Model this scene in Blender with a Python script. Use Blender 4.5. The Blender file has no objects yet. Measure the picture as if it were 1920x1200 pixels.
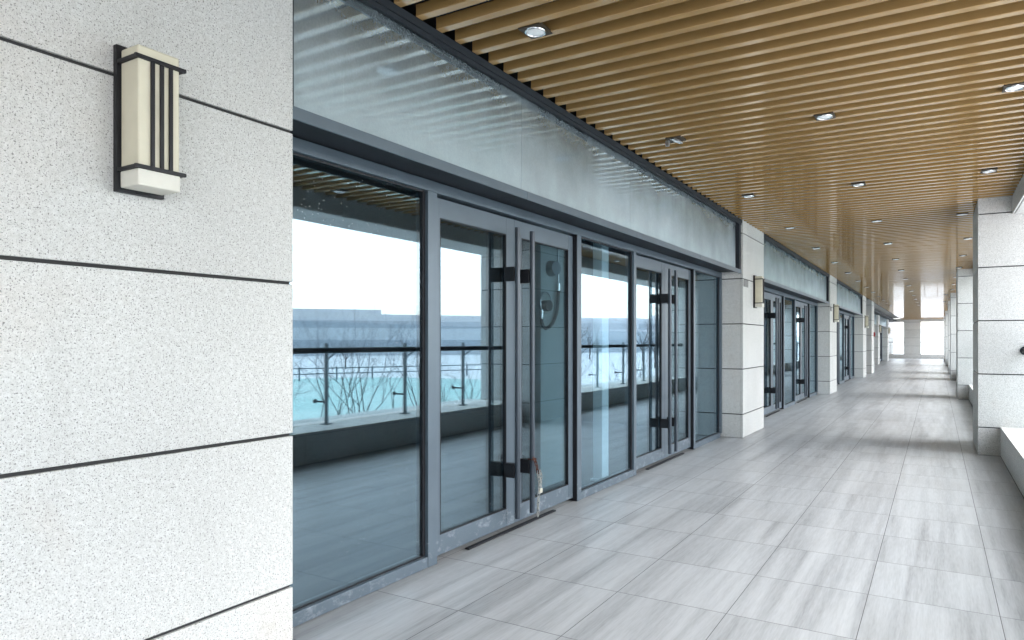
import bpy, bmesh, math, random
from mathutils import Vector, Matrix
random.seed(11)
SC = bpy.context.scene
COL = SC.collection
PI = math.pi

# ------------------------------------------------------------------ camera, sky, sun, exposure
cam_d = bpy.data.cameras.new("Camera"); cam = bpy.data.objects.new("Camera", cam_d); COL.objects.link(cam)
cam.location = (0, 0, 1.35)
cam.rotation_euler = (PI/2, 0, .4929)
cam_d.sensor_width = 36; cam_d.lens = 36*1226.9/1920
cam_d.shift_x = -(1096.7-960)/1920; cam_d.shift_y = (639.6-600)/1920
cam_d.clip_start = .05; cam_d.clip_end = 3000
SC.camera = cam

SUN_EL, SUN_AZ = math.radians(46), math.radians(10)      # azimuth measured from +X towards +Y
world = bpy.data.worlds.new("World"); SC.world = world; world.use_nodes = True
wn = world.node_tree.nodes; wl = world.node_tree.links
for n in list(wn): wn.remove(n)
wo = wn.new('ShaderNodeOutputWorld'); bg = wn.new('ShaderNodeBackground')
sky = wn.new('ShaderNodeTexSky'); sky.sky_type = 'NISHITA'; sky.sun_disc = False
sky.sun_elevation = SUN_EL; sky.sun_rotation = PI/2-SUN_AZ
sky.air_density = 1.0; sky.dust_density = 1.5; sky.ozone_density = 1.0
hs = wn.new('ShaderNodeHueSaturation'); hs.inputs['Saturation'].default_value = .34
wl.new(sky.outputs[0], hs.inputs['Color']); wl.new(hs.outputs[0], bg.inputs['Color'])
bg.inputs['Strength'].default_value = .13
wl.new(bg.outputs[0], wo.inputs['Surface'])
sd = bpy.data.lights.new("Sun", 'SUN'); so = bpy.data.objects.new("Sun", sd); COL.objects.link(so)
sd.energy = .5; sd.angle = math.radians(55); sd.color = (1, .97, .93)
sdir = Vector((-math.cos(SUN_EL)*math.cos(SUN_AZ), -math.cos(SUN_EL)*math.sin(SUN_AZ), -math.sin(SUN_EL)))
so.rotation_euler = sdir.to_track_quat('-Z', 'Y').to_euler()
so.location = (20, 5, 20)
SC.view_settings.view_transform = 'Standard'; SC.view_settings.look = 'None'
SC.view_settings.gamma = 1; SC.view_settings.exposure = 3.02
SC.render.engine = 'CYCLES'
SC.cycles.max_bounces = 14; SC.cycles.diffuse_bounces = 6; SC.cycles.glossy_bounces = 6
SC.cycles.transparent_max_bounces = 24; SC.cycles.transmission_bounces = 8
SC.cycles.sample_clamp_indirect = 6

# ------------------------------------------------------------------ node helpers and materials
class N:
    def __init__(s, name):
        s.m = bpy.data.materials.new(name); s.m.use_nodes = True
        s.t = s.m.node_tree; s.t.nodes.clear()
        s.out = s.t.nodes.new('ShaderNodeOutputMaterial')
    def n(s, typ, **kw):
        nd = s.t.nodes.new(typ)
        for k, v in kw.items(): setattr(nd, k, v)
        return nd
    def l(s, a, b): s.t.links.new(a, b)
    def setin(s, sock, v):
        if hasattr(v, 'is_output') or isinstance(v, bpy.types.NodeSocket): s.l(v, sock)
        elif isinstance(v, (tuple, list)) and len(v) == 3 and sock.type == 'RGBA': sock.default_value = (*v, 1)
        else: sock.default_value = v
    def math(s, op, a, b=None, c=None, clamp=False):
        nd = s.n('ShaderNodeMath', operation=op, use_clamp=clamp)
        for i, v in enumerate((a, b, c)):
            if v is not None: s.setin(nd.inputs[i], v)
        return nd.outputs[0]
    def pos(s): return s.n('ShaderNodeNewGeometry').outputs['Position']
    def vmul(s, v, k):
        nd = s.n('ShaderNodeVectorMath', operation='MULTIPLY'); s.l(v, nd.inputs[0]); nd.inputs[1].default_value = k
        return nd.outputs[0]
    def vadd(s, v, k):
        nd = s.n('ShaderNodeVectorMath', operation='ADD'); s.l(v, nd.inputs[0]); s.setin(nd.inputs[1], k)
        return nd.outputs[0]
    def noise(s, vec, scale, detail=3, rough=.55, dist=0):
        nd = s.n('ShaderNodeTexNoise'); s.l(vec, nd.inputs['Vector'])
        nd.inputs['Scale'].default_value = scale; nd.inputs['Detail'].default_value = detail
        nd.inputs['Roughness'].default_value = rough; nd.inputs['Distortion'].default_value = dist
        return nd.outputs['Fac']
    def ramp(s, fac, stops, interp='LINEAR'):
        nd = s.n('ShaderNodeValToRGB'); s.l(fac, nd.inputs[0]); cr = nd.color_ramp; cr.interpolation = interp
        while len(cr.elements) < len(stops): cr.elements.new(.5)
        for e, (p, c) in zip(cr.elements, stops):
            e.position = p; e.color = (c, c, c, 1) if not isinstance(c, tuple) else (*c, 1)
        return nd.outputs[0]
    def mix(s, fac, a, b, blend='MIX'):
        nd = s.n('ShaderNodeMix', data_type='RGBA', blend_type=blend)
        s.setin(nd.inputs[0], fac); s.setin(nd.inputs[6], a); s.setin(nd.inputs[7], b)
        return nd.outputs[2]
    def bsdf(s, color, rough=.5, metal=0, spec=.5, bump=None, bstr=.2, bdist=.002, coat=0):
        p = s.n('ShaderNodeBsdfPrincipled')
        s.setin(p.inputs['Base Color'], color); s.setin(p.inputs['Roughness'], rough)
        p.inputs['Metallic'].default_value = metal; p.inputs['Specular IOR Level'].default_value = spec
        p.inputs['Coat Weight'].default_value = coat; p.inputs['Coat Roughness'].default_value = .06
        if bump is not None:
            b = s.n('ShaderNodeBump'); s.l(bump, b.inputs['Height'])
            b.inputs['Strength'].default_value = bstr; b.inputs['Distance'].default_value = bdist
            s.l(b.outputs[0], p.inputs['Normal'])
        return p.outputs[0]
    def done(s, sh): s.l(sh, s.out.inputs['Surface']); return s.m

def mat_plain(name, c, rough=.5, metal=0, spec=.5, var=.15, scale=6, bump=0, coat=0):
    n = N(name); p = n.pos(); f = n.noise(p, scale, 4)
    hi = tuple(min(1, x*(1+var)) for x in c); lo = tuple(x*(1-var) for x in c)
    col = n.mix(f, lo, hi)
    b = n.noise(p, scale*18, 2) if bump else None
    return n.done(n.bsdf(col, rough, metal, spec, b, bump, .002, coat))

def mat_granite():
    n = N('granite'); p = n.pos()
    big = n.noise(p, .9, 4, .6)
    tone = n.ramp(big, [(.3, (.60, .60, .585)), (.55, (.665, .665, .65)), (.75, (.65, .622, .59))])
    fine = n.noise(p, 60, 5, .75)
    tone = n.mix(n.ramp(fine, [(.35, .0), (.68, 1.0)]), n.mix(1.0, tone, (.84, .835, .82), 'MULTIPLY'), n.mix(1.0, tone, (1.07, 1.07, 1.07), 'MULTIPLY'))
    sp1 = n.noise(p, 185, 2, .55)
    d1 = n.ramp(sp1, [(.35, 1.0), (.41, 0.0)])
    tone = n.mix(n.math('MULTIPLY', d1, .74), tone, (.09, .088, .085))
    sp2 = n.noise(n.vadd(p, (7.3, 2.1, 5.7)), 330, 2, .5)
    d2 = n.ramp(sp2, [(.35, 1.0), (.42, 0.0)])
    tone = n.mix(n.math('MULTIPLY', d2, .5), tone, (.25, .23, .21))
    # faint rusty and grey weather marks
    st = n.noise(n.vmul(p, (1.4, 1.4, .8)), 1.3, 5, .65)
    tone = n.mix(n.math('MULTIPLY', n.ramp(st, [(.62, 0.0), (.78, 1.0)]), .25), tone, (.50, .40, .32))
    cz = n.n('ShaderNodeSeparateXYZ'); n.l(p, cz.inputs[0])
    blk = n.n('ShaderNodeCombineXYZ'); n.l(n.math('FLOOR', n.math('DIVIDE', n.math('SUBTRACT', cz.outputs[2], .3302), .6305)), blk.inputs[0])
    n.l(n.math('FLOOR', n.math('DIVIDE', n.math('ADD', cz.outputs[1], .6), 1.41)), blk.inputs[1]); n.l(n.math('FLOOR', cz.outputs[0]), blk.inputs[2])
    bw = n.n('ShaderNodeTexWhiteNoise', noise_dimensions='3D'); n.l(blk.outputs[0], bw.inputs['Vector'])
    bt = n.math('ADD', .93, n.math('MULTIPLY', bw.outputs['Value'], .10)); bc = n.n('ShaderNodeCombineXYZ')
    for i in range(3): n.l(bt, bc.inputs[i])
    tone = n.mix(1.0, tone, bc.outputs[0], 'MULTIPLY')
    drip = n.noise(n.vmul(p, (9, 9, .55)), 1, 5, .6)
    tone = n.mix(n.math('MULTIPLY', n.ramp(drip, [(.56, 0.0), (.75, 1.0)]), .16), tone, (.36, .35, .33))
    h = n.noise(p, 140, 4, .7)
    return n.done(n.bsdf(tone, .75, 0, .3, h, .55, .0035))

def mat_floor():
    n = N('floor_tiles'); p = n.pos()
    sx = n.n('ShaderNodeSeparateXYZ'); n.l(p, sx.inputs[0])
    tw, tl = .5962, .6007
    tx = n.math('DIVIDE', n.math('ADD', sx.outputs[0], .3207), tw)
    ty = n.math('DIVIDE', n.math('SUBTRACT', sx.outputs[1], 3.7878), tl)
    ix, iy = n.math('FLOOR', tx), n.math('FLOOR', ty)
    fx, fy = n.math('FRACT', tx), n.math('FRACT', ty)
    cb = n.n('ShaderNodeCombineXYZ'); n.l(ix, cb.inputs[0]); n.l(iy, cb.inputs[1])
    wn_ = n.n('ShaderNodeTexWhiteNoise', noise_dimensions='2D'); n.l(cb.outputs[0], wn_.inputs['Vector'])
    rnd = wn_.outputs['Value']; rcol = wn_.outputs['Color']
    off = n.n('ShaderNodeVectorMath', operation='MULTIPLY'); n.l(rcol, off.inputs[0]); off.inputs[1].default_value = (.05, 1.5, .28)
    q = n.vadd(n.vmul(p, (1, 1, 0)), off.outputs[0])
    wide = n.noise(n.vmul(q, (6.5, .42, 1)), 1, 4, .5, .25)
    med = n.noise(n.vmul(q, (24, .9, 3)), 1, 3, .5, .15)
    fine = n.noise(n.vmul(q, (120, 9, 1)), 1, 3, .6)
    f = n.math('ADD', n.math('ADD', n.math('MULTIPLY', wide, .48), n.math('MULTIPLY', med, .30)), n.math('MULTIPLY', fine, .22))
    col = n.ramp(f, [(.34, (.245, .253, .264)), (.44, (.36, .372, .386)), (.54, (.445, .460, .476)), (.66, (.52, .535, .55))])
    tone = n.math('ADD', .97, n.math('MULTIPLY', rnd, .05))
    tc = n.n('ShaderNodeCombineXYZ')
    for i in range(3): n.l(tone, tc.inputs[i])
    col = n.mix(1.0, col, tc.outputs[0], 'MULTIPLY')
    dirt = n.noise(p, .55, 5, .6)
    col = n.mix(n.math('MULTIPLY', n.ramp(dirt, [(.48, 0.0), (.72, 1.0)]), .28), col, (.27, .26, .25))
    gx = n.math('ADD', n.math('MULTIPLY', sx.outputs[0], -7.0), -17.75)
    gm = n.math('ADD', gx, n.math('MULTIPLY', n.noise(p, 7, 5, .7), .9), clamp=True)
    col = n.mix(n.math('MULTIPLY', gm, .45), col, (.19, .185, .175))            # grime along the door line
    sc = n.noise(n.vmul(p, (3.2, 5.5, 1)), 2.3, 7, .72, 1.2)
    col = n.mix(n.math('MULTIPLY', n.ramp(sc, [(.66, 0.0), (.72, 1.0)]), .16), col, (.17, .165, .16))   # scuffs
    ex = n.math('MULTIPLY', n.math('MINIMUM', fx, n.math('SUBTRACT', 1, fx)), tw)
    ey = n.math('MULTIPLY', n.math('MINIMUM', fy, n.math('SUBTRACT', 1, fy)), tl)
    e = n.math('MINIMUM', ex, ey)
    g = n.math('LESS_THAN', e, .0019)
    col = n.mix(g, col, (.13, .13, .135))
    r = n.math('ADD', n.math('MULTIPLY', med, .14), .30)
    r = n.math('ADD', r, n.math('MULTIPLY', g, .4))
    h = n.math('SUBTRACT', n.math('MULTIPLY', fine, .15), g)
    return n.done(n.bsdf(col, r, 0, .35, h, .35, .0012))

def mat_glass(name, refl, tint, gtint, dirt=.0, fres=1.0):
    n = N(name); p = n.pos()
    fr = n.n('ShaderNodeFresnel'); bf = n.n('ShaderNodeNewGeometry').outputs['Backfacing']
    n.l(n.math('SUBTRACT', 1.5, n.math('MULTIPLY', bf, 1.5-1/1.5)), fr.inputs['IOR'])
    fac = n.math('ADD', n.math('MULTIPLY', fr.outputs[0], fres), refl, clamp=True)
    gl = n.n('ShaderNodeBsdfGlossy'); gl.inputs['Roughness'].default_value = 0.0; gl.inputs['Color'].default_value = (*gtint, 1)
    w = n.noise(p, .8, 2); b = n.n('ShaderNodeBump'); n.l(w, b.inputs['Height']); b.inputs['Strength'].default_value = .05; b.inputs['Distance'].default_value = .006
    n.l(b.outputs[0], gl.inputs['Normal'])
    tr = n.n('ShaderNodeBsdfTransparent'); tr.inputs['Color'].default_value = (*tint, 1)
    mx = n.n('ShaderNodeMixShader'); n.l(fac, mx.inputs[0]); n.l(tr.outputs[0], mx.inputs[1]); n.l(gl.outputs[0], mx.inputs[2])
    sh = mx.outputs[0]
    if dirt:
        df = n.n('ShaderNodeBsdfDiffuse'); df.inputs['Color'].default_value = (.75, .78, .8, 1)
        film = n.ramp(n.noise(p, 2.2, 6, .7), [(.40, 0.0), (.75, 1.0)])
        run = n.ramp(n.noise(n.vmul(p, (30, 30, 1.2)), 1, 4, .6), [(.58, 0.0), (.8, 1.0)])
        vo = n.n('ShaderNodeTexVoronoi'); n.l(p, vo.inputs['Vector']); vo.inputs['Scale'].default_value = 42
        sc = n.n('ShaderNodeSeparateColor'); n.l(vo.outputs['Color'], sc.inputs[0])
        dot = n.math('MULTIPLY', n.math('LESS_THAN', vo.outputs['Distance'], .11), n.math('GREATER_THAN', sc.outputs[0], .80))
        patch = n.ramp(n.noise(p, 1.3, 2), [(.48, 0.0), (.62, 1.0)])
        dot = n.math('MULTIPLY', dot, patch)
        k = n.math('ADD', n.math('MULTIPLY', film, dirt), n.math('MULTIPLY', run, dirt*1.0))
        k = n.math('MAXIMUM', k, n.math('MULTIPLY', dot, .35), clamp=True)
        m2 = n.n('ShaderNodeMixShader'); n.l(k, m2.inputs[0]); n.l(sh, m2.inputs[1]); n.l(df.outputs[0], m2.inputs[2])
        sh = m2.outputs[0]
    return n.done(sh)

def mat_dusty():
    """fascia glass backed with grey sheet and filmed with dust"""
    n = N('dusty_glass'); p = n.pos()
    big = n.noise(p, 1.6, 5, .65)
    grain = n.noise(n.vmul(p, (1, 1, .7)), 110, 3, .7)
    run = n.noise(n.vmul(p, (7, 7, .5)), 1, 5, .65)
    scr = n.noise(n.vmul(p, (45, 45, 3)), 1, 3, .6, 1.5)
    f = n.math('ADD', n.math('MULTIPLY', big, .54), n.math('ADD', n.math('MULTIPLY', grain, .28), n.math('MULTIPLY', run, .18)))
    d = n.ramp(f, [(.32, .13), (.5, .24), (.68, .37)])
    d = n.math('ADD', d, n.math('MULTIPLY', n.ramp(scr, [(.66, 0.0), (.74, 1.0)]), .06), clamp=True)
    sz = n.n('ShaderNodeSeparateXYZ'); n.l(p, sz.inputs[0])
    edge = n.math('ADD', sz.outputs[2], n.math('MULTIPLY', n.noise(p, 2.5, 3, .55), .30))     # diffuse share rises towards the lower edge
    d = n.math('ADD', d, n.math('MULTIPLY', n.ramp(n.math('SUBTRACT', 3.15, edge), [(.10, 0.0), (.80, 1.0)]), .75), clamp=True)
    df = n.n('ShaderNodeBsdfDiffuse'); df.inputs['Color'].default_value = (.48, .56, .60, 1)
    gl = n.n('ShaderNodeBsdfGlossy'); gl.inputs['Roughness'].default_value = .085; gl.inputs['Color'].default_value = (.44, .55, .60, 1)
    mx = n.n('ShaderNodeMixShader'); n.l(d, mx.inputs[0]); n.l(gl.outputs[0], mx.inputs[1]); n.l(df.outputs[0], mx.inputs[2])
    dk = n.n('ShaderNodeBsdfDiffuse'); dk.inputs['Color'].default_value = (.04, .05, .055, 1)
    m2 = n.n('ShaderNodeMixShader'); m2.inputs[0].default_value = .15; n.l(mx.outputs[0], m2.inputs[1]); n.l(dk.outputs[0], m2.inputs[2])
    return n.done(m2.outputs[0])

def mat_frame():
    n = N('grey_aluminium'); p = n.pos()
    f = n.noise(p, 5, 4)
    col = n.mix(f, (.085, .112, .138), (.12, .153, .184))
    sx = n.n('ShaderNodeSeparateXYZ'); n.l(p, sx.inputs[0])
    scuff = n.noise(n.vmul(p, (9, 9, 14)), 1, 6, .75)
    low = n.math('MULTIPLY', n.ramp(scuff, [(.52, 0.0), (.66, 1.0)]), n.math('LESS_THAN', sx.outputs[2], .15))
    col = n.mix(n.math('MULTIPLY', low, .30), col, (.50, .53, .56))
    return n.done(n.bsdf(col, n.math('ADD', .3, n.math('MULTIPLY', f, .15)), .25, .5))

def mat_wood():
    n = N('wood_tone_slat'); p = n.pos()
    g = n.noise(n.vmul(p, (1.2, 40, 40)), 1, 4, .6)
    v = n.noise(n.vmul(p, (.35, 6.45, .01)), 1, 2)
    col = n.mix(g, (.335, .198, .072), (.415, .262, .105))
    col = n.mix(n.math('MULTIPLY', v, .6), col, (.43, .27, .105))
    return n.done(n.bsdf(col, .15, 0, .6, coat=.8))

def mat_snow():
    n = N('snow'); p = n.pos()
    a = n.noise(p, .12, 6, .65); b = n.noise(p, 1.4, 5, .7)
    col = n.mix(n.ramp(b, [(.58, 0.0), (.68, 1.0)]), n.mix(a, (.74, .74, .75), (.88, .88, .88)), (.44, .39, .33))
    return n.done(n.bsdf(col, .8, 0, .2, b, .6, .1))

def mat_ice():
    n = N('turquoise_ice'); p = n.pos()
    a = n.noise(p, .25, 6, .7)
    col = n.mix(n.ramp(a, [(.4, 0.0), (.7, 1.0)]), (.24, .52, .47), (.46, .64, .59))
    return n.done(n.bsdf(col, .4, 0, .4))

def mat_hill():
    n = N('hill_scrub'); p = n.pos()
    a = n.noise(p, .06, 8, .75)
    col = n.mix(n.ramp(a, [(.42, 0.0), (.6, 1.0)]), (.62, .61, .60), (.80, .80, .79))  # snowy scrub tone, paled further to stand in for haze
    return n.done(n.bsdf(col, .9, 0, .1))

def mat_wall_panel(name, c, s=3):
    n = N(name); p = n.pos(); f = n.noise(p, s, 6, .7)
    col = n.mix(f, tuple(x*.85 for x in c), tuple(min(1, x*1.12) for x in c))
    return n.done(n.bsdf(col, .8, 0, .2))

GRAN = mat_granite(); FLOOR = mat_floor(); FRAME = mat_frame(); WOOD = mat_wood()
GLASS = mat_glass('shop_glass', .105, (.70, .79, .83), (.72, .90, 1.0), dirt=.008)
RGLASS = mat_glass('railing_glass', .012, (.945, .975, .985), (.85, .95, 1.0), dirt=.012, fres=.5)
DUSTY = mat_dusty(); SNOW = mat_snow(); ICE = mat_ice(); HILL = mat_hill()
CHAR = mat_plain('charcoal_metal', (.024, .028, .034), .6, 0, .2)
BLACK = mat_plain('black_metal', (.010, .010, .013), .5, 0, .35)
JOINT = mat_plain('joint_shadow_gap', (.045, .045, .045), .9, 0, .1)
POSTG = mat_plain('post_grey', (.13, .155, .17), .4, .2, .5)
HANDLE = mat_plain('handle_steel', (.042, .054, .070), .32, .25, .5)
STEEL = mat_plain('steel', (.45, .46, .47), .28, .9, .5)
ZINC = mat_plain('zinc_chain', (.40, .40, .38), .35, .8, .5, var=.35, scale=60)
RUST = mat_plain('rusty_link', (.10, .035, .022), .8, .2, .3, var=.5, scale=90)
BRASS = mat_plain('padlock_brass', (.62, .58, .48), .35, .6, .5, scale=60)
CREAM = mat_plain('cream_alabaster', (.62, .58, .455), .45, 0, .4, var=.10, scale=14)
CREAMW = mat_plain('pale_alabaster', (.66, .64, .57), .5, 0, .4, var=.08, scale=22)
LENS = mat_plain('frosted_lens', (.86, .87, .88), .15, 0, .6, var=.03)
CHROME = mat_plain('chrome_ring', (.7, .7, .7), .15, 1, .5)
DBROWN = mat_plain('dark_bronze_plate', (.05, .035, .02), .5, .2, .4)
PALE = mat_plain('pale_post', (.86, .90, .90), .6, 0, .3, var=.05)
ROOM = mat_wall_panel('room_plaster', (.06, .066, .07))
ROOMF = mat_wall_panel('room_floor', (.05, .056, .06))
SOFFIT = mat_wall_panel('roof_concrete', (.45, .45, .44))
VOID = mat_plain('ceiling_void', (.012, .012, .012), .9, 0, .1)
BARK = mat_plain('bare_bark', (.075, .060, .055), .9, 0, .1, var=.3, scale=20)
RED = mat_plain('red_plastic', (.35, .03, .03), .5)
SPECK = mat_plain('grey_mosaic', (.20, .20, .20), .6, 0, .3, var=.85, scale=70)
BWHITE = mat_wall_panel('far_render', (.80, .81, .83), .25)  # far building colours, windows too, lightened in place of distance haze
BGREY = mat_wall_panel('far_grey', (.72, .74, .77), .25)
BDARK = mat_wall_panel('far_window', (.56, .59, .63), .4)
FENCE = mat_plain('fence_paint', (.22, .25, .28), .6)
SCREEN = mat_wall_panel('screen_plaster', (.42, .46, .45))
DIAL = mat_plain('blue_grey_dial', (.10, .14, .17), .4)
HOSE = mat_plain('dark_hose', (.03, .03, .035), .45)

# ------------------------------------------------------------------ mesh helpers
class MB:
    def __init__(s): s.bm = bmesh.new()
    def box(s, x0, x1, y0, y1, z0, z1, bev=0, seg=2):
        r = bmesh.ops.create_cube(s.bm, size=1)
        vs = r['verts']
        M = Matrix.Translation(((x0+x1)/2, (y0+y1)/2, (z0+z1)/2)) @ Matrix.Diagonal((x1-x0, y1-y0, z1-z0, 1))
        bmesh.ops.transform(s.bm, matrix=M, verts=vs)
        if bev:
            es = list({e for v in vs for e in v.link_edges})
            bmesh.ops.bevel(s.bm, geom=es, offset=bev, segments=seg, affect='EDGES', profile=.5)
        return s
    def cyl(s, p, q, r0, r1=None, n=16, caps=True):
        p, q = Vector(p), Vector(q); d = q-p; L = d.length
        r1 = r0 if r1 is None else r1
        r = bmesh.ops.create_cone(s.bm, cap_ends=caps, segments=n, radius1=r0, radius2=r1, depth=L)
        M = Matrix.Translation((p+q)/2) @ d.to_track_quat('Z', 'Y').to_matrix().to_4x4()
        bmesh.ops.transform(s.bm, matrix=M, verts=r['verts']); return s
    def tube(s, pts, rad, n=10):
        pts = [Vector(p) for p in pts]; rings = []
        rads = rad if isinstance(rad, (list, tuple)) else [rad]*len(pts)
        for i, p in enumerate(pts):
            t = (pts[min(i+1, len(pts)-1)]-pts[max(i-1, 0)]).normalized()
            q = t.to_track_quat('Z', 'Y')
            rings.append([s.bm.verts.new(p+q @ Vector((math.cos(2*PI*k/n)*rads[i], math.sin(2*PI*k/n)*rads[i], 0))) for k in range(n)])
        for a, b in zip(rings, rings[1:]):
            for k in range(n): s.bm.faces.new((a[k], a[(k+1) % n], b[(k+1) % n], b[k]))
        if n > 3:
            s.bm.faces.new(list(reversed(rings[0]))); s.bm.faces.new(rings[-1])
        return s
    def torus(s, c, R, r, M=None, n=20, m=8, stretch=0):
        c = Vector(c); M = M or Matrix.Identity(3); rings = []
        for i in range(n):
            a = 2*PI*i/n; ca, sa = math.cos(a), math.sin(a)
            ctr = Vector((ca*R, sa*R+(stretch if sa > 0 else -stretch), 0)); ring = []
            for j in range(m):
                b = 2*PI*j/m
                ring.append(s.bm.verts.new(c+M @ (ctr+Vector((ca*math.cos(b)*r, sa*math.cos(b)*r, math.sin(b)*r)))))
            rings.append(ring)
        for i in range(n):
            a, b = rings[i], rings[(i+1) % n]
            for j in range(m): s.bm.faces.new((a[j], b[j], b[(j+1) % m], a[(j+1) % m]))
        return s
    def build(s, name, mat, parent=None, smooth=False):
        bmesh.ops.recalc_face_normals(s.bm, faces=s.bm.faces)
        me = bpy.data.meshes.new(name); s.bm.to_mesh(me); s.bm.free()
        me.materials.append(mat)
        if smooth:
            for p in me.polygons: p.use_smooth = True
            try: me.set_sharp_from_angle(angle=math.radians(40))
            except Exception: pass
        o = bpy.data.objects.new(name, me); COL.objects.link(o)
        if parent: o.parent = parent
        return o

def tag(o, label, cat, group=None):
    o['label'] = label; o['category'] = cat
    if group: o['group'] = group
    return o
def thing(name, loc, label, cat, group=None, rz=0):
    o = bpy.data.objects.new(name, None); COL.objects.link(o); o.location = loc; o.rotation_euler = (0, 0, rz)
    o.empty_display_size = .2
    return tag(o, label, cat, group)
def struct(name, mb, mat):
    o = mb.build(name, mat); o['kind'] = 'structure'; return o
def kids(o): return [c for c in bpy.data.objects if c.parent == o]
def dup(root, loc, label, group=None):
    def rec(o, par):
        c = o.copy(); COL.objects.link(c)
        if par: c.parent = par
        for ch in kids(o): rec(ch, c)
        return c
    r = rec(root, None); r.location = loc; r['label'] = label
    if group: r['group'] = group
    return r

# ------------------------------------------------------------------ main dimensions
XW, XG = -2.367, -2.70          # pillar face, shop glass line
ZC = 3.02                       # underside of slats
PER, PW = 8.46, 1.243
YP = [.587, 9.047, 17.507, 25.967, 29.6]
XC0, XC1 = .435, 1.45           # outer columns
ZJ = [.3302 + .6305*k for k in range(5)]
YEND = 57.0

# ------------------------------------------------------------------ ground and structure
b = MB(); b.box(-9, .66, -9, YEND, -1.25, 0); struct('floor', b, FLOOR)
g = MB(); g.bm.faces.new([g.bm.verts.new(v) for v in ((-1500, -1500, -1.3), (1500, -1500, -1.3), (1500, 1500, -1.3), (-1500, 1500, -1.3))])
struct('snow_ground', g, SNOW)
ic = MB()
cx_, cy_ = 21.5, 20.5
pts = []
for i in range(48):
    a = 2*PI*i/48; rr = 1+.08*math.sin(3*a+.6)+.05*math.sin(5*a)
    u_, v_ = 13*math.cos(a)*rr, 17*math.sin(a)*rr
    ca, sa = math.cos(-.75), math.sin(-.75)
    pts.append((cx_+u_*ca-v_*sa, cy_+u_*sa+v_*ca, -1.29))
ic.bm.faces.new([ic.bm.verts.new(p) for p in pts]); struct('ice', ic, ICE)

def ridge(name, r0, r1, base, amp, seed, a0=-20, a1=100, n=70):
    rnd = random.Random(seed); ph = [rnd.uniform(0, 6) for _ in range(5)]
    m = MB(); rows = []
    for i in range(n+1):
        a = math.radians(a0+(a1-a0)*i/n)
        hgt = base+amp*(.5*math.sin(a*5+ph[0])+.3*math.sin(a*11+ph[1])+.12*math.sin(a*29+ph[2])+.08*math.sin(a*61+ph[3]))
        row = []
        for k, (f, z) in enumerate(((0, 0), (.35, .55), (.6, 1), (1, .4))):
            rr = r0+(r1-r0)*f
            row.append(m.bm.verts.new((rr*math.cos(a), rr*math.sin(a), -1.35+max(.5, hgt)*z)))
        rows.append(row)
    for a, c in zip(rows, rows[1:]):
        for k in range(3): m.bm.faces.new((a[k], a[k+1], c[k+1], c[k]))
    o = struct(name, m, HILL)
    for p in o.data.polygons: p.use_smooth = True
ridge('hill', 260, 420, 9, 5, 3)

# shop interior (dark rooms behind the glass)
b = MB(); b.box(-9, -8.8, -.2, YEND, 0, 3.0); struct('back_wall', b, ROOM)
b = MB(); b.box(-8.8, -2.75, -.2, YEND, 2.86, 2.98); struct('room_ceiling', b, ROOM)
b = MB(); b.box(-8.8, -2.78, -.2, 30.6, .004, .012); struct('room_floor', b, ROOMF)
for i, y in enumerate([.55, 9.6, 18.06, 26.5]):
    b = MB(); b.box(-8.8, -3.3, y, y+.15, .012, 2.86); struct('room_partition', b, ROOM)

# roof slab over everything
b = MB(); b.box(-9.2, 1.9, -9, YEND+.9, 3.16, 3.9); struct('roof', b, SOFFIT)

# ------------------------------------------------------------------ slatted ceiling
ct = thing('slatted_ceiling', (0, 0, ZC), 'long ceiling of wood-toned slats running across the covered walkway', 'ceiling')
m = MB(); y = 2.735-.155*72; i = 0
rs = random.Random(5)
while y < YEND-.1:
    dz = rs.uniform(-.0015, .0015)
    m.box(-2.362, .772, y-.025+rs.uniform(-.001, .001), y+.025, dz, .064+dz, .0025 if 0 < y < 14 else 0, 1); y += .155
m.build('slats', WOOD, ct)
m = MB(); m.box(-2.55, .775, -9, YEND, .118, .134); m.build('backing', VOID, ct)
for x in (-1.95, -.78, .40):
    m = MB(); m.box(x+.10, x+.14, -9, YEND-.2, .07, .116); m.build('carrier_rail', CHAR, ct)

# ------------------------------------------------------------------ stone pillars
def cladding(mb, x0, x1, y0, y1, zs, gap=.0065, th=.03, bev=.0025, along_x=True):
    for z0, z1 in zip(zs, zs[1:]):
        a, c = z0+(gap if z0 > .001 else .004), z1-gap
        i, j = (0, th+.003) if along_x else (th+.003, 0)
        mb.box(x0+i, x1-i, y0, y0+th, a, c, bev)
        mb.box(x0+i, x1-i, y1-th, y1, a, c, bev)
        mb.box(x0, x0+th, y0+j, y1-j, a, c, bev)
        mb.box(x1-th, x1, y0+j, y1-j, a, c, bev)
def pillar(name, x0, x1, y, w, top, label, cat, group, ax=True):
    t = thing(name, ((x0+x1)/2, y+w/2, 0), label, cat, group)
    hx = (x1-x0)/2
    m = MB(); cladding(m, -hx, hx, -w/2, w/2, [0]+[z for z in ZJ if z < top-.05]+[top], along_x=ax); m.build('stone_cladding', GRAN, t)
    m = MB(); m.box(-hx+.012, hx-.012, -w/2+.007, w/2-.007, 0, top-.002); m.build('core', JOINT, t)
    return t
XP0 = -3.30
P = pillar('stone_pillar', XP0, XW, YP[0], PW, 3.10, 'nearest pale granite pillar filling the left edge, its wide face carrying the large wall lamp', 'pillar', 'shopfront pillars', False)
names = ['granite shopfront pillar at the far end of the nearest glass shopfront',
         'second granite shopfront pillar along, between the second and third shopfronts',
         'third granite shopfront pillar along, past the third fascia panel',
         'narrow-looking granite shopfront pillar with the small red alarm box']
pill = [P]
for y, nm in zip(YP[1:], names): pill.append(dup(P, ((XP0+XW)/2, y+PW/2, 0), nm, 'shopfront pillars'))
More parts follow.
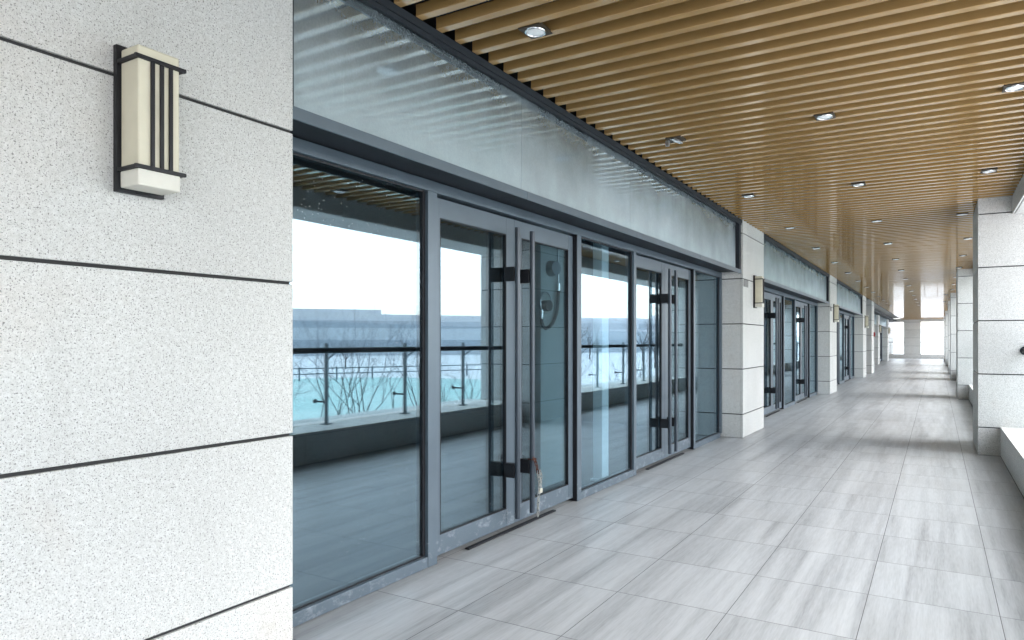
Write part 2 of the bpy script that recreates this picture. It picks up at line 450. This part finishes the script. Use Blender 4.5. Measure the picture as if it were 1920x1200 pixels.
dup(P, (-3.42, 41.2+PW/2, 0), 'distant set-back granite shopfront pillar, second last before the end wall', 'shopfront pillars')
dup(P, (-3.42, 49.46+PW/2, 0), 'farthest granite shopfront pillar, next to the bright end wall', 'shopfront pillars')

RC = pillar('stone_column', XC0, XC1, YP[1], PW, 3.10, 'nearest granite outer column at the right edge, meeting the handrail', 'column', 'outer columns')
YR = [YP[1], YP[2], YP[3], 31.0, 41.0, 49.46]
cn = ['second granite outer column on the parapet side, just past the nearest one',
      'third granite outer column on the parapet side', 'fourth granite outer column on the parapet side',
      'fifth granite outer column on the parapet side', 'last granite outer column before the end wall openings']
for y, nm in zip(YR[1:], cn): dup(RC, ((XC0+XC1)/2, y+PW/2, 0), nm, 'outer columns')
dup(RC, ((XC0+XC1)/2, YP[0]+PW/2, 0), 'granite outer column beside the camera, outside the right edge of the frame', 'outer columns')

# ------------------------------------------------------------------ beam, parapet, railing per outer bay
ybays = [(-8.8, YP[0])] + [(YP[0]+PW, YR[0])] + [(a+PW, c) for a, c in zip(YR, YR[1:])] + [(YR[-1]+PW, YEND-.5)]
ords = ['beside the camera', 'of the nearest bay', 'of the second bay', 'of the third bay', 'of the short fourth bay', 'of the fifth bay', 'of the sixth bay', 'of the last bay by the end wall']
for (y0, y1), od in zip(ybays, ords):
    L = y1-y0
    t = thing('stone_beam', (0, y0, 2.82), 'pale granite edge beam under the ceiling, '+od, 'beam', 'edge beams over the parapet')
    m = MB(); nseg = max(1, round(L/1.2)); sl = L/nseg
    for k in range(nseg):
        a, c = k*sl+.004, (k+1)*sl-.004
        m.box(.775, .795, a, c, .006, .335, .002)          # inner face
        m.box(.801, 1.42, a, c, 0, .02, .002)              # underside
    m.build('stone_cladding', GRAN, t)
    m = MB()
    for k in range(nseg): m.box(1.425, 1.445, k*sl+.004, (k+1)*sl-.004, .006, .9, .002)
    m.build('outer_cladding', GRAN, t)
    m = MB(); m.box(.79, 1.43, .002, L-.002, .012, .338); m.build('core', JOINT, t)
    # parapet
    t = thing('parapet', (0, y0, 0), 'low granite parapet under the glass railing '+od, 'parapet', 'low parapets')
    m = MB(); nseg = max(1, round(L/.6)); sl = L/nseg
    for k in range(nseg):
        a, c = k*sl+.0025, (k+1)*sl-.0025
        m.box(.662, .682, a, c, .004, .312, .0015)
    m.build('stone_cladding', GRAN, t)
    m = MB()
    for k in range(nseg): m.box(1.70, 1.72, k*sl+.0025, (k+1)*sl-.0025, -1.2, .312, .0015)
    m.build('outer_cladding', GRAN, t)
    m = MB(); m.box(.672, 1.71, .001, L-.001, -1.25, .316); m.build('core', JOINT, t)
    m = MB(); nseg = max(1, round(L/1.2)); sl = L/nseg
    for k in range(nseg): m.box(.655, 1.755, k*sl+.002, (k+1)*sl-.002, .318, .348, .003)
    m.build('coping', GRAN, t)
    # railing
    t = thing('glass_railing', (0, y0, .348), 'glass railing with dark handrail on the parapet '+od, 'railing', 'glass railings')
    np_ = max(1, int((L-.3)//1.316)); first = 1.0 if abs(L-7.217) < .1 else (L-1.316*(np_-1))/2
    m = MB(); m.cyl((.90, .012, .892), (.90, L-.012, .892), .033, n=18); m.build('handrail', CHAR, t, True)
    for yy in (.004, L-.012):
        m = MB(); m.cyl((.90, yy, .892), (.90, yy+.008, .892), .05, n=20); m.build('flange', CHAR, t, True)
    ys = [first+1.316*k for k in range(np_)]
    for yy in ys:
        m = MB()
        m.box(1.045, 1.095, yy-.012, yy+.012, .012, .98, .006)
        m.box(1.02, 1.12, yy-.05, yy+.05, 0, .014, .003)
        m.tube([(1.07, yy, .76), (1.02, yy, .80), (.94, yy, .85), (.90, yy, .872)], .012, 8)
        pst = m.build('post', POSTG, t, True)
        for zz in (.27, .88):
            m = MB(); m.cyl((1.09, yy, zz), (1.275, yy, zz), .011, n=10); m.cyl((1.262, yy, zz), (1.272, yy, zz), .028, n=14)
            m.build('clamp_arm', CHAR, pst, True)
    edges = [.02]+[(a+c)/2 for a, c in zip(ys, ys[1:])]+[L-.02]
    edges = [.02]+[e+.66 for e in ys[:-1]]+[L-.02] if len(ys) > 1 else [.02, L-.02]
    for a, c in zip(edges, edges[1:]):
        m = MB(); m.box(1.275, 1.287, a+.006, c-.006, .02, 1.24); m.build('glass_panel', RGLASS, t)

# ------------------------------------------------------------------ storefront (one bay, then copies)
BW = 7.217
def storefront(y0, label):
    t = thing('glass_shopfront', (0, y0, 0), label, 'shopfront', 'glass shopfronts')
    A, B, C, D = (1.155, 1.235), (2.99, 3.06), (4.16, 4.22), (5.99, 6.05)
    m = MB()
    XF = -2.66
    m.box(-2.76, XF, .002, .075, .055, 2.245, .002)
    for a, c in (A, B, C, D): m.box(-2.76, XF, a, c, .003, 2.245, .002)
    m.box(-2.76, XF, BW-.075, BW-.002, .055, 2.245, .002)
    m.box(-2.76, XF-.003, .002, BW-.002, 2.247, 2.312, .002)                  # head
    for a, c in ((.0755, A[0]-.0005), (B[1]+.0005, C[0]-.0005), (D[1]+.0005, BW-.0755)):
        m.box(-2.76, XF-.003, a, c, .003, .066, .002)                        # sill
    m.build('frame', FRAME, t)
    for a, c in ((.0755, A[0]-.0005), (B[1]+.0005, C[0]-.0005), (D[1]+.0005, BW-.0755)):
        m = MB(); m.box(-2.706, -2.694, a+.003, c-.003, .069, 2.243); wp = m.build('window_pane', GLASS, t)
        m = MB()
        m.box(-2.715, -2.689, a, c, .067, .075); m.box(-2.715, -2.689, a, c, 2.236, 2.246)
        m.box(-2.715, -2.689, a, a+.012, .075, 2.236); m.box(-2.715, -2.684, c-.02, c, .075, 2.236)
        m.build('gasket', BLACK, wp)
    for (a, c) in ((A[1], B[0]), (C[1], D[0])):
        mid = (a+c)/2
        for s, (l0, l1) in enumerate(((a+.006, mid-.0025), (mid+.0025, c-.006))):
            m = MB(); f0, f1 = -2.745, -2.70
            w0, w1 = (.065, .095) if s == 0 else (.095, .075)
            m.box(f0, f1, l0, l0+w0, .03, 2.232, .002); m.box(f0, f1, l1-w1, l1, .03, 2.232, .002)
            m.box(f0, f1-.001, l0+w0+.0005, l1-w1-.0005, .03, .152, .002); m.box(f0, f1-.001, l0+w0+.0005, l1-w1-.0005, 2.112, 2.232, .002)
            d = m.build('door', FRAME, t)
            m = MB()
            q0, q1 = l0+w0+.0005, l1-w1-.0005
            m.box(-2.725, -2.7005, q0, q0+.006, .153, 2.111); m.box(-2.725, -2.7005, q1-.006, q1, .153, 2.111)
            m.box(-2.725, -2.7005, q0+.006, q1-.006, .153, .159); m.box(-2.725, -2.7005, q0+.006, q1-.006, 2.105, 2.111)
            m.build('gasket', BLACK, d)
            m = MB(); m.box(-2.727, -2.715, l0+w0-.004, l1-w1+.004, .148, 2.116); m.build('door_pane', GLASS, d)
            hy = mid-.155 if s == 0 else mid+.025
            hy = mid-.105 if s == 0 else mid+.085
            m = MB(); m.cyl((-2.60, hy, .10), (-2.60, hy, 2.15), .019, n=20); m.build('handle', HANDLE, d, True)
            for z in (.385, 1.775):
                m = MB(); m.box(-2.70, -2.615, hy-.022, hy+.022, z, z+.10, .003)
                m.build('handle_bracket', BLACK, d)
        m = MB(); m.box(-2.69, -2.655, a+.30, c-.36, .002, .012, .002); m.build('threshold_plate', BLACK, t)
    for a, c in (B, D):
        m = MB(); m.box(-2.755, -2.664, a-.0045, a-.0005, .004, 2.244); m.build('jamb_strip', BLACK, t)  # black strip covering the mullion's door-side face
    # canopy and fascia
    m = MB()
    for k in range(4):
        a, c = k*BW/4+.0015, (k+1)*BW/4-.0015
        if k == 0: a = .003
        if k == 3: c = BW-.003
        m.box(-2.70, -2.40, a, c, 2.318, 2.33)
    m.build('canopy_soffit', CHAR, t)
    m = MB()
    for k in range(4):
        a, c = k*BW/4+.0015, (k+1)*BW/4-.0015
        if k == 0: a = .003
        if k == 3: c = BW-.003
        m.box(-2.398, -2.386, a, c, 2.288, 2.342, .0015); m.box(-2.50, -2.3985, a, c, 2.334, 2.342)
    m.build('canopy_edge', FRAME, t)
    m = MB()
    for k in range(4):
        a, c = .06+(BW-.18)*k/4+.001, .06+(BW-.18)*(k+1)/4-.001
        m.box(-2.47, -2.44, a, c, 2.345, 2.985)
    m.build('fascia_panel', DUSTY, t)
    for a, c in ((.003, .025), (BW-.09, BW-.003)):
        m = MB(); m.box(-2.48, -2.395, a, c, 2.345, 3.0); m.build('fascia_frame', CHAR, t)
    m = MB(); m.box(-2.47, -2.375, .003, BW-.003, 2.988, 3.03); m.box(-2.40, -2.385, .003, BW-.003, 2.966, 2.987)
    m.build('ceiling_trim', CHAR, t)
    return t
S = storefront(YP[0]+PW, 'nearest glass shopfront with two double doors, one chained at its handle')
dup(S, (0, YP[1]+PW, 0), 'second glass shopfront along, between the first and second lamp pillars')
dup(S, (0, YP[2]+PW, 0), 'third glass shopfront along, seen steeply past the second lamp pillar')
dup(S, (-.58, 42.443, 0), 'farthest glass shopfront, set back before the last pillar')
t = thing('shade_wall', (0, -9, 0), 'added dark wall behind the camera, keeping light off the slat sides', 'wall')
m = MB(); m.box(-2.7, .65, -.3, 0, .003, 3.14); m.build('panel', ROOM, t)  # added out of view to cut light on the slat sides
# closed wall between the two close pillars and beyond
t = thing('blank_wall', (0, 27.21, 0), 'short grey wall strip between the two closely spaced far pillars', 'wall')
m = MB(); m.box(-2.72, -2.60, 0, 2.39, 0, 3.1); m.build('panel', FRAME, t)
t = thing('recessed_wall', (0, 30.85, 0), 'set-back dark wall past the red alarm box pillar', 'wall')
m = MB(); m.box(-3.4, -3.28, 0, 10.3, 0, 2.3); m.build('panel', FRAME, t)
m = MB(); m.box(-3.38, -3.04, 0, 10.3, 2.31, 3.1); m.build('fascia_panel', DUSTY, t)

# ------------------------------------------------------------------ end wall
t = thing('end_wall', (0, YEND, 0), 'stone end wall of the walkway with two tall bright openings', 'wall')
m = MB()
def blocks(x0, x1, zs, y0=0, y1=.5):
    for z0, z1 in zip(zs, zs[1:]): m.box(x0, x1, y0, y1, z0+.006, z1-.006, .003)
blocks(-2.25, -1.06, [0, .34]+[.34+.63*k for k in range(1, 4)]+[2.83])
blocks(-4.2, -2.254, [0, .34]); blocks(-1.056, .66, [0, .34])
blocks(-4.2, 1.0, [2.836, 3.12])
blocks(.664, 1.6, [0, .34, .97, 1.6, 2.23, 2.83])
m.build('stone_cladding', GRAN, t)
m = MB(); m.box(-2.24, -1.07, .01, .49, 0, 2.85); m.box(-4.19, -2.2405, .01, .49, 0, .333); m.box(-1.0695, .65, .01, .49, 0, .333); m.box(-4.19, .99, .01, .49, 2.8505, 3.11); m.box(.674, 1.59, .01, .49, 0, 2.85)
m.build('core', JOINT, t)
for a, c in ((-4.2, -2.26), (-1.05, .655)):
    m = MB(); m.cyl((a, .1, 1.27), (c, .1, 1.27), .024); m.build('handrail', CHAR, t, True)
    m = MB(); m.box(a, c, .3, .312, .35, 1.6); m.build('glass_panel', RGLASS, t)
for x in (-3.2, -.80, .08):
    m = MB(); m.box(x-.02, x+.02, .08, .12, .34, 1.24); m.build('post', STEEL, t)
t = thing('stone_pier', (-3.9, YEND+3, 0), 'beige stone pier outside the end wall, left of its openings', 'pier')
m = MB(); cladding(m, -.7, .75, 0, 1.2, [-1.2, .34, .97, 1.6, 2.23, 2.86, 3.4]); m.build('stone_cladding', GRAN, t)
m = MB(); m.box(-.68, .73, .02, 1.18, -1.2, 3.4); m.build('core', JOINT, t)

# ------------------------------------------------------------------ downlights
def downlight(x, y, label, tilt=0):
    t = thing('downlight', (x, y, ZC), label, 'downlight', 'ceiling downlights')
    m = MB(); m.box(-.068, .068, -.068, .068, -.006, .012, .002)
    fr = m.build('frame', DBROWN, t)
    m = MB(); m.torus((0, 0, -.008), .052, .006, n=28, m=8); rg = m.build('ring', CHROME, t, True)
    m = MB(); r = bmesh.ops.create_uvsphere(m.bm, u_segments=24, v_segments=10, radius=.05)
    bmesh.ops.transform(m.bm, matrix=Matrix.Translation((0, 0, -.004)) @ Matrix.Diagonal((1, 1, .22, 1)), verts=r['verts'])
    ln = m.build('lens', LENS, t, True)
    if tilt:
        for o in (rg, ln): o.rotation_euler = (0, tilt, 0); o.location = (.01, 0, -.01)
        m = MB(); m.box(-.085, -.055, -.012, .012, -.05, -.004, .003); m.build('loose_clip', STEEL, t)
    return t
rows = [(-1.90, 'shopfront-side'), (-.73, 'middle'), (.455, 'parapet-side')]
ordn = ['first', 'second', 'third', 'fourth', 'fifth', 'sixth', 'seventh', 'eighth', 'ninth', 'tenth', 'eleventh', 'twelfth', 'thirteenth', 'fourteenth', 'fifteenth', 'sixteenth']
proto = None
for x, rn in rows:
    k = 0
    for i in range(14):
        y = 2.72+2.4*i
        if x == -1.90 and i == 0: y = 2.974
        elif i == 0: continue
        if x > 0 and any(a-.15 < y < a+PW+.15 for a in YR) : x_ = .30
        else: x_ = x
        lab = '%s downlight from the camera in the %s ceiling row' % (ordn[k], rn)
        if x == -1.90 and i == 0: lab = 'nearest downlight in the ceiling, a round lens in a dark square plate'
        if x == -1.90 and i == 1: downlight(x, y, 'loose tilted downlight with its clip hanging from the slatted ceiling', .35); k += 1; continue
        if proto is None: proto = downlight(x_, y, lab)
        else: dup(proto, (x_, y, ZC), lab)
        k += 1

# ------------------------------------------------------------------ wall lamps
def wall_lamp(y, z, label):
    t = thing('wall_lamp', (XW, y, z), label, 'wall lamp', 'pillar wall lamps')
    m = MB(); m.box(0.001, .022, 0, .150, 0, .478, .002); m.build('backplate', BLACK, t)
    m = MB(); m.box(.0225, .125, .012, .142, .028, .462, .006); m.build('lamp_shade', CREAM, t)
    m = MB(); m.box(.022, .1275, .0105, .1435, .012, .066, .004); m.build('lamp_base', CREAMW, t)
    for zz in (.064, .415):
        m = MB()
        m.box(.022, .1365, .001, .0115, zz, zz+.012, .001); m.box(.022, .1365, .1435, .154, zz, zz+.012, .001)
        m.box(.1255, .137, -.001, .158, zz+.0005, zz+.0125, .001); m.build('band', BLACK, t)
    for k in range(3):
        m = MB(); yy = .048+.0285*k; m.box(.1255, .1335, yy, yy+.0115, .0765, .4155, .001); m.build('bar', BLACK, t)
    return t
WL = wall_lamp(1.152, 1.838, 'largest wall lamp in view, cream shade with three black bars on the nearest pillar')
for y, lab in zip(YP[1:4], ('wall lamp with cream shade on the pillar ending the nearest shopfront', 'wall lamp on the second pillar past the chained door', 'small wall lamp on the third pillar past the chained door')):
    dup(WL, (XW, y+.575, 1.838), lab)
dup(WL, (-2.9532, 41.2+.575, 1.838), 'tiny distant wall lamp on the second last set-back pillar')
dup(WL, (-2.9532, 49.46+.575, 1.838), 'tiny distant wall lamp on the last pillar by the end wall')

# small mosaic plates on the pillars
for y, lab in zip(YP[1:3], ('small speckled grey plate left of the lamp on the first pillar past the chained door', 'small speckled grey plate left of the lamp on the second pillar past the chained door')):
    m = MB(); m.box(0, .008, 0, .23, 0, .10, .002); o = m.build('wall_plate', SPECK); o.location = (XW+.001, y+.03, 2.112)
    tag(o, lab, 'plate', 'pillar plates')
t = thing('alarm_box', (XW, YP[4]+.9, 1.55), 'small red fire alarm box on the narrow far pillar', 'alarm box')
m = MB(); m.box(.001, .06, 0, .14, 0, .18, .006); m.build('housing', RED, t)
m = MB(); m.cyl((.06, .07, .09), (.068, .07, .09), .035); m.build('button', BLACK, t)

# ------------------------------------------------------------------ chain and padlock on the nearest door
D1 = YP[0]+PW+(1.235+2.99)/2
hy = D1+.085
t = thing('door_chain', (-2.60, hy, 0), 'loose zinc chain with rusty top links hanging from the door handle', 'chain')
m1, m2 = MB(), MB(); rc = random.Random(2)
pth = [(.024, -.022, .50), (.034, -.010, .475), (.036, .002, .445), (.036, .012, .415), (.036, .020, .385), (.038, .027, .355), (.038, .034, .325), (.038, .038, .297), (.038, .034, .268),
       (.038, .030, .240), (.038, .027, .212), (.037, .025, .184), (.037, .023, .156), (.036, .022, .128), (.036, .021, .100), (.036, .021, .073)]
for i in range(len(pth)-1):
    p, q = Vector(pth[i]), Vector(pth[i+1]); d = (q-p).normalized()
    up = d; side = Vector((1, 0, 0)) if i % 2 else Vector((0, 1, 0))
    zax = side.cross(up).normalized(); xax = up.cross(zax).normalized()
    M = Matrix((xax, up, zax)).transposed()
    (m1 if i < 4 else m2).torus((p+q)/2, .0088, .0034, M, n=16, m=6, stretch=.0105)
for i, (p, q) in enumerate((((.040, .044, .40), (.042, .052, .372)), ((.042, .052, .372), (.042, .056, .343)), ((.042, .056, .343), (.042, .052, .314)), ((.042, .052, .314), (.04, .044, .287)))):
    p, q = Vector(p), Vector(q); d = (q-p).normalized(); side = Vector((1, 0, 0)) if i % 2 else Vector((0, 1, 0))
    zax = side.cross(d).normalized(); xax = d.cross(zax).normalized()
    m2.torus((p+q)/2, .0088, .0034, Matrix((xax, d, zax)).transposed(), n=16, m=6, stretch=.0105)
m1.torus((0, 0, .49), .030, .0035, Matrix.Identity(3), n=24, m=6)
m1.build('rusty_links', RUST, t, True); m2.build('zinc_links', ZINC, t, True)
t = thing('padlock', (-2.56, hy+.05, .235), 'small pale padlock closed on the hanging door chain', 'padlock')
m = MB(); m.box(-.008, .008, -.016, .020, 0, .034, .004); m.build('body', BRASS, t)
m = MB(); m.tube([(0, -.010, .03), (0, -.010, .046), (0, -.004, .056), (0, .004, .058), (0, .012, .054), (0, .015, .045), (0, .015, .03)], .003, 8); m.build('shackle', STEEL, t, True)

# ------------------------------------------------------------------ things inside the nearest shop
t = thing('pale_post', (-2.86, 5.65, .012), 'pale white post standing inside right behind the nearest shopfront glass', 'post')
m = MB(); m.box(-.05, .05, -.07, .07, .02, 2.84, .004); m.build('shaft', PALE, t)
m = MB(); m.box(-.07, .07, -.09, .09, 0, .02, .003); m.build('foot_plate', PALE, t)
t = thing('room_screen', (-3.2, 5.38, .012), 'pale plastered screen wall behind the chained door carrying the hose', 'screen wall')
m = MB(); m.box(-.05, .05, -.36, .34, 0, 2.84, .004); m.build('panel', SCREEN, t)
t = thing('hanging_hose', (-3.12, 5.3, 0), 'dark looped hose with round dial and metal pipe behind the chained door', 'hose')
y_ = lambda v: v-5.3
m = MB(); m.cyl((0, y_(5.28), 1.76), (0, y_(5.27), 2.84), .011, n=12); m.build('pipe', STEEL, t, True)
m = MB(); m.cyl((-.02, y_(5.18), 2.02), (.05, y_(5.165), 2.02), .075, .062, n=24); m.cyl((0, y_(5.18), 2.02), (0, y_(5.28), 2.02), .02); m.build('dial', DIAL, t, True)
pts = [(0, y_(5.285), 1.84), (0, y_(5.28), 1.76), (0, y_(5.27), 1.68), (0, y_(5.25), 1.61), (0, y_(5.21), 1.55), (0, y_(5.165), 1.505), (0, y_(5.11), 1.475), (0, y_(5.06), 1.465), (0, y_(5.015), 1.48), (0, y_(4.99), 1.52), (0, y_(4.985), 1.56)]
m = MB(); m.tube(pts, .016, 10); m.build('hose', HOSE, t, True)
for yy, z0, z1 in ((4.985, 1.55, 1.63), (5.285, 1.82, 1.89)):
    m = MB(); m.cyl((0, y_(yy), z0), (0, y_(yy), z1), .019); m.build('connector', CHROME, t, True)
m = MB(); m.torus((0, y_(5.06), 1.70), .095, .007, Matrix.Rotation(PI/2, 3, 'Y'), n=26, m=8); m.build('ring', STEEL, t, True)
m = MB(); m.cyl((-.03, y_(5.05), 1.67), (.05, y_(5.04), 1.67), .05, n=20); m.build('knob', CHAR, t, True)

# ------------------------------------------------------------------ outside: fence, shrubs, trees, buildings, street lamp
def fence_run(p, q, label):
    p, q = Vector(p), Vector(q); L = (q-p).length; a = math.atan2(q.y-p.y, q.x-p.x)
    t = thing('rail_fence', p, label, 'fence', None, a)
    for z in (.45, .82):
        m = MB(); m.cyl((0, 0, z), (L, 0, z), .035, n=8); m.build('rail', FENCE, t)
    n = int(L/2.4)
    for k in range(n+1):
        m = MB(); m.box(k*2.4-.045, k*2.4+.045, -.045, .045, 0, .9, .01); m.build('post', FENCE, t)
fence_run((43, 8, -1.3), (24, 44, -1.3), 'grey two-rail fence on the snow beyond the turquoise ice')

def branch(mb, p, d, L, r, depth, rnd, n=4):
    k = 4; pts = [p.copy()]; rad = [r]; cur = p.copy(); dd = d.copy()
    for i in range(k):
        dd = (dd+Vector((rnd.uniform(-.22, .22), rnd.uniform(-.22, .22), rnd.uniform(-.05, .16)))).normalized()
        cur = cur+dd*L/k; pts.append(cur.copy()); rad.append(r*(1-.55*(i+1)/k))
    mb.tube(pts, rad, n if r > .006 else 3)
    if depth > 0:
        for j in range(rnd.choice((2, 3, 3))):
            i = rnd.randint(2, k); a = rnd.uniform(.35, .9); ax = Vector((rnd.uniform(-1, 1), rnd.uniform(-1, 1), rnd.uniform(-.2, .4))).normalized()
            nd = (dd+ax*a).normalized()
            branch(mb, pts[i], nd, L*rnd.uniform(.5, .75), rad[i]*.7, depth-1, rnd, n)
def shrub(x, y, h, seed, label):
    rnd = random.Random(seed)
    t = thing('bare_shrub', (x, y, -1.3), label, 'shrub', 'bare shrubs beyond the parapet')
    st, tw = MB(), MB()
    for k in range(rnd.randint(4, 6)):
        a = rnd.uniform(0, 2*PI); d = Vector((math.cos(a)*.45, math.sin(a)*.45, 1)).normalized()
        base = Vector((math.cos(a)*.08, math.sin(a)*.08, -.05))
        branch(st if k < 3 else tw, base, d, h*rnd.uniform(.55, .8), .011*h/2, 4, rnd)
    st.build('stems', BARK, t); tw.build('twigs', BARK, t)
sl = [('tall many-stemmed bare shrub seen in the left of the first pane', 4.6, 5.9, 2.9), ('bare shrub with one long leaning stem seen in the first pane', 4.4, 7.9, 2.6),
      ('dense dark bare shrub seen at the right of the first pane', 4.9, 9.8, 3.0), ('low bare shrub seen in the left door', 4.3, 11.8, 2.3),
      ('bare shrub reflected in the chained door', 5.0, 13.4, 2.6), ('bare shrub behind the near column', 4.5, 15.6, 2.7), ('bushy bare shrub reflected in the middle pane', 5.6, 18.5, 2.9),
      ('thin bare shrub reflected beside the pale post', 4.6, 20.8, 2.5), ('bare shrub reflected in the second pair of doors', 5.2, 23.2, 2.8), ('far bare shrub past the second column', 4.8, 26.5, 2.6),
      ('wide bare shrub set back from the parapet', 9.5, 16.5, 3.0), ('thin bare shrub out on the snow', 11.5, 26, 3.2)]
for i, (lb, x, y, h) in enumerate(sl): shrub(x, y, h, 40+i, lb)
def bare_tree(x, y, h, seed, label):
    rnd = random.Random(seed)
    t = thing('bare_tree', (x, y, -1.3), label, 'tree', 'bare trees on the snow')
    m = MB(); m.tube([(0, 0, -.1), (.03*h*rnd.uniform(-1, 1), 0, h*.25), (0, .02*h, h*.42)], [.025*h, .02*h, .016*h], 7); m.build('trunk', BARK, t)
    m = MB()
    for k in range(6):
        a = 2*PI*k/6+rnd.uniform(-.4, .4); branch(m, Vector((0, .005*h, h*rnd.uniform(.25, .42))), Vector((math.cos(a)*.6, math.sin(a)*.6, 1)).normalized(), h*.42, .011*h, 3, rnd)
    m.build('crown', BARK, t)
tl = [(16, 38, 3.6, 'bare tree on the snow left of the ice'), (24, 52, 4.4, 'bare tree behind the two-rail fence'), (34, 62, 4.2, 'taller bare tree near the far white building'), (19, 60, 4.4, 'bare tree below the street lamp'),
      (44, 44, 2.6, 'bare tree at the right end of the fence'), (28, 78, 5, 'distant bare tree before the long building'), (40, 86, 5, 'bare tree beside the grey block'), (62, 50, 3, 'bare tree standing alone before the hill')]
for i, (x, y, h, lb) in enumerate(tl): bare_tree(x, y, h, 70+i, lb)

def far_building(ang, dist, w, dep, h, label, wall, storeys):
    a = math.radians(ang); x, y = dist*math.sin(a), dist*math.cos(a)
    t = thing('far_building', (x, y, -1.3), label, 'building', None, -a)
    m = MB(); m.box(-w/2, w/2, 0, dep, 0, h); m.build('wall', wall, t)
    m = MB(); m.box(-w/2-.4, w/2+.4, -.4, dep+.4, h+.003, h+.5); m.box(-w*.2, w*.05, dep*.3, dep*.7, h+.503, h+1.6); m.build('roof', SNOW, t)
    sh = h/storeys
    for s_ in range(storeys):
        m = MB(); m.box(-w/2+1.2, w/2-1.2, -.12, .1, s_*sh+sh*.42, s_*sh+sh*.8); m.build('window_band', BDARK, t)
far_building(50, 125, 70, 18, 7.2, 'long low pale building on the horizon right of the ice', BWHITE, 2)
far_building(33, 150, 60, 20, 7.6, 'long flat-roofed grey building behind the bare trees', BGREY, 2)
far_building(20, 170, 50, 20, 8.0, 'pale flat-roofed block in the far distance along the walkway', BWHITE, 2)
far_building(66, 140, 50, 18, 6.0, 'low grey block far to the right beyond the fence', BGREY, 2)

t = thing('street_lamp', (27, 55, -1.3), 'tall street lamp with two long arms before the far building', 'street lamp')
m = MB(); m.cyl((0, 0, 0), (0, 0, 5.8), .12, .07, n=10); m.build('pole', FENCE, t)
for s_, L_ in ((1, 3.4), (-1, 1.3)):
    m = MB(); m.tube([(0, 0, 5.2), (s_*L_*.4, -s_*L_*.2, 5.65), (s_*L_, -s_*L_*.5, 6.0)], .05, 8); ar = m.build('arm', FENCE, t)
    m = MB(); m.box(s_*L_-.1, s_*L_+.45, -s_*L_*.5-.12, -s_*L_*.5+.12, 5.96, 6.08, .02); m.build('lamp_head', FENCE, ar)
